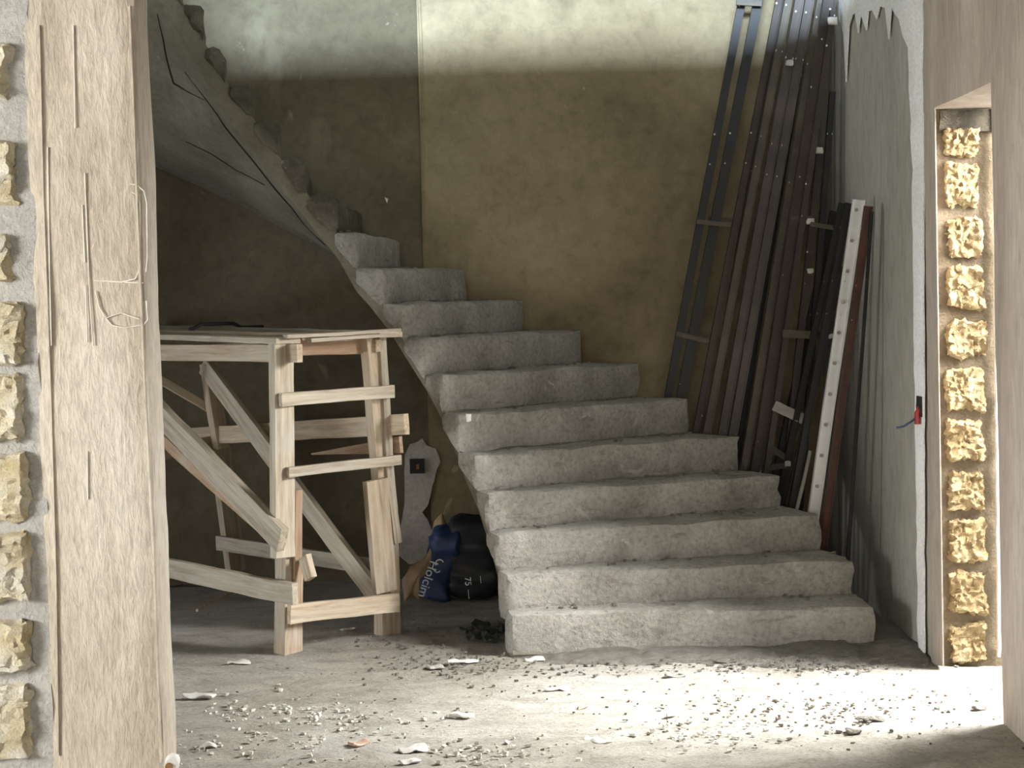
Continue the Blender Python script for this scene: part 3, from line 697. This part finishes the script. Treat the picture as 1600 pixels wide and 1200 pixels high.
for i, (x, y, s_) in enumerate([(726, 990, 24), (752, 982, 28), (775, 992, 26), (740, 1002, 22), (766, 1003, 24), (785, 985, 18)]):
    g = ground(x, y); r = s_*g.y/F/2*1.3; vs = []; n = 9
    for lay in (0, 1):
        for k in range(n):
            a = 2*math.pi*k/n; rr = r*random.uniform(.6, 1.1); vs.append((g.x + rr*math.cos(a), g.y + rr*1.5*math.sin(a), .006 + .006*lay + random.uniform(.0, .03)*(1 if k % 2 else .4)))
    fs = [list(range(n)), list(range(n, 2*n))] + [[k, (k+1) % n, n+(k+1) % n, n+k] for k in range(n)]
    o = link('plastic_scrap', vs, fs, 'ply'); tag(o, ['leftmost crumpled dark plastic scrap in the heap beside the stair foot', 'dark plastic scrap at the back middle of the heap by the stair foot', 'dark plastic scrap at the back of the heap nearest the first step', 'dark plastic scrap at the front left of the heap by the stair foot', 'dark plastic scrap at the front of the heap by the stair foot', 'rearmost small dark plastic scrap touching the stair side'][i], 'scrap', 'dark scraps by the stair foot')

# log, stone and sticks behind the trestle
g0, g1 = ground(262, 906), ground(352, 898)
lg = tube('log', [g0.lerp(g1, t) + Vector((0, .25, .07 + .012*math.sin(t*7))) for t in [i/8 for i in range(9)]], .065, 'wood', None, 12, rfun=lambda x: .7 + .3*math.sin(math.pi*(x*.8+.15)) + .06*math.sin(x*19))
tag(lg, 'short thick wood log on the floor behind the trestle', 'log')
v, f = hexa(box8(-.13, .13, -.07, .07, 0, .06), (8, 4, 4), amp=.02, freq=9, seed=4, cham=.015); o = link('rubble_block', v, f, 'mortar_brown', None, Matrix.Translation(ground(300, 915) + Vector((0, 0, .004))), smooth=35)
tag(o, 'low brown rubble block on the floor in front of the log', 'rubble')
a, b = ground(308, 958), ground(361, 931)
o = tube('stick', [a + Vector((0, 0, .014)), (a+b)/2 + Vector((0, 0, .022)), b + Vector((0, 0, .014))], .008, 'wood', None, 6); tag(o, 'thin stick lying on the floor under the trestle', 'stick')

# ------------------------------------------------------------------ litter on the floor
def scrap(px, py, lpx, wpx, ang, mat, label, cat='scrap', h=.012, seed=0):
    g = ground(px, py); k = g.y/F; L_ = lpx*k; Wd = wpx*k*2.2
    v, f = hexa(box8(-L_/2, L_/2, -Wd/2, Wd/2, 0, h), (7, 4, 2), amp=.014, freq=22, seed=seed, cham=.004)
    v = [Vector((q.x, q.y, max(q.z, 0) + .002)) for q in v]
    o = link('floor_scrap', v, f, mat, None, Matrix.Translation(g) @ Matrix.Rotation(ang, 4, 'Z'), smooth=30); tag(o, label, cat)
items = [(312, 1090, 50, 9, -.1, 'scrap', 'long white scrap near the left pillar'), (372, 1038, 40, 7, .1, 'scrap', 'white paper scrap below the trestle near leg'),
         (870, 1080, 40, 9, 0, 'scrap', 'white crumpled scrap in front of the stairs'), (562, 1165, 32, 9, .6, 'terra', 'pale pinkish wood chip at the bottom of the view'),
         (645, 1174, 46, 12, .4, 'scrap', 'large white flake at the bottom centre of the floor'), (640, 1193, 36, 7, .5, 'scrap', 'white flake just below the largest flake'),
         (720, 1120, 40, 9, -.2, 'scrap', 'white crumbly scrap mid floor'), (910, 1110, 20, 4, .2, 'terra', 'small orange brick chip on the floor'),
         (1050, 1118, 26, 4, .5, 'scrap', 'thin white splinter on the bright floor'), (932, 1160, 50, 7, -.6, 'scrap', 'long white splinter pointing right'),
         (722, 1036, 50, 7, .3, 'scrap', 'bent white splinter left of the stair foot'), (680, 1045, 24, 12, .3, 'concrete', 'small grey concrete lump left of the stair foot'),
         (545, 985, 24, 6, .4, 'scrap', 'pale chip under the trestle ladder end'), (1360, 1126, 40, 9, .1, 'dirt', 'dark twig clump on the bright floor'),
         (1530, 1110, 24, 8, 0, 'dirt', 'dark clump near the side doorway'), (835, 1033, 30, 7, .1, 'scrap', 'white gypsum crumbs against the first step'),
         (1135, 1036, 36, 8, .1, 'dirt', 'rubble clod against the first step'), (1055, 1060, 34, 5, -.1, 'concrete', 'grey splinter before the first step'),
         (1335, 1145, 24, 7, .0, 'dirt', 'small dark clod at the edge of the shade'), (325, 1170, 30, 6, .2, 'scrap', 'small white scrap at lower left of the floor')]
for i, it in enumerate(items): scrap(*it[:6], it[6], seed=i*2.3)
random.seed(31)
def litter(name, n, reg, smin, smax, mat, seed, label):
    def fn():
        px, py, sx, sy = random.choice(reg); g = ground(random.gauss(px, sx), min(1240, random.gauss(py, sy))); g.z = random.uniform(.002, .010); return g
    v, f = chips(n, fn, smin, smax, seed); o = link(name, v, f, mat, kind='stuff'); tag(o, label, 'litter')
litter('wood_shavings', 420, [(420, 1115, 80, 14), (400, 1165, 90, 16), (540, 1130, 80, 14), (1100, 1155, 60, 12), (770, 1180, 60, 12)], .003, .010, 'chipmat', 41, 'pale shavings and chips scattered over the near floor')
litter('gravel', 900, [(1000, 1045, 180, 8), (1250, 1040, 110, 8), (700, 1040, 60, 14), (1350, 1035, 50, 8), (650, 1000, 50, 20), (1300, 1120, 130, 20)], .002, .009, 'dirt', 42, 'fine gravel along the foot of the stairs')
litter('dark_grit', 300, [(800, 1120, 330, 40), (1300, 1110, 160, 24)], .002, .006, 'mortar_brown', 43, 'dark grit scattered over the dusty floor')
# mortar ridge at the foot of the first step and the right wall
vs, fs = [], []; nA, nB = 90, 8
p0, p1 = ground(800, 1030), ground(1462, 1040)
for i in range(nA+1):
    t = i/nA; c = p0.lerp(p1, t) ; back = I_[0].y + .03 if t < .87 else I_[0].y + .25
    back = O_[0].y + .02 if t < .84 else O_[0].y + .35
    for j in range(nB+1):
        s_ = j/nB; y = c.y - .10 + (back - c.y + .10)*s_; h = (.055 if t < .82 else .075)*s_**.8*(.55 + .5*noise.noise(Vector((c.x*4, y*3, 0)))) + .010*noise.noise(Vector((c.x*22, y*22, 1)))
        h *= min(1, t*8); vs.append((min(c.x, XR-.01), y, h - .006))
for i in range(nA):
    for j in range(nB): q = i*(nB+1)+j; fs.append([q, q+1, q+nB+2, q+nB+1])
o = link('mortar_ridge', vs, fs, 'dirt', smooth=60, kind='stuff'); tag(o, 'low ridge of spilled mortar and dirt along the first step', 'rubble')
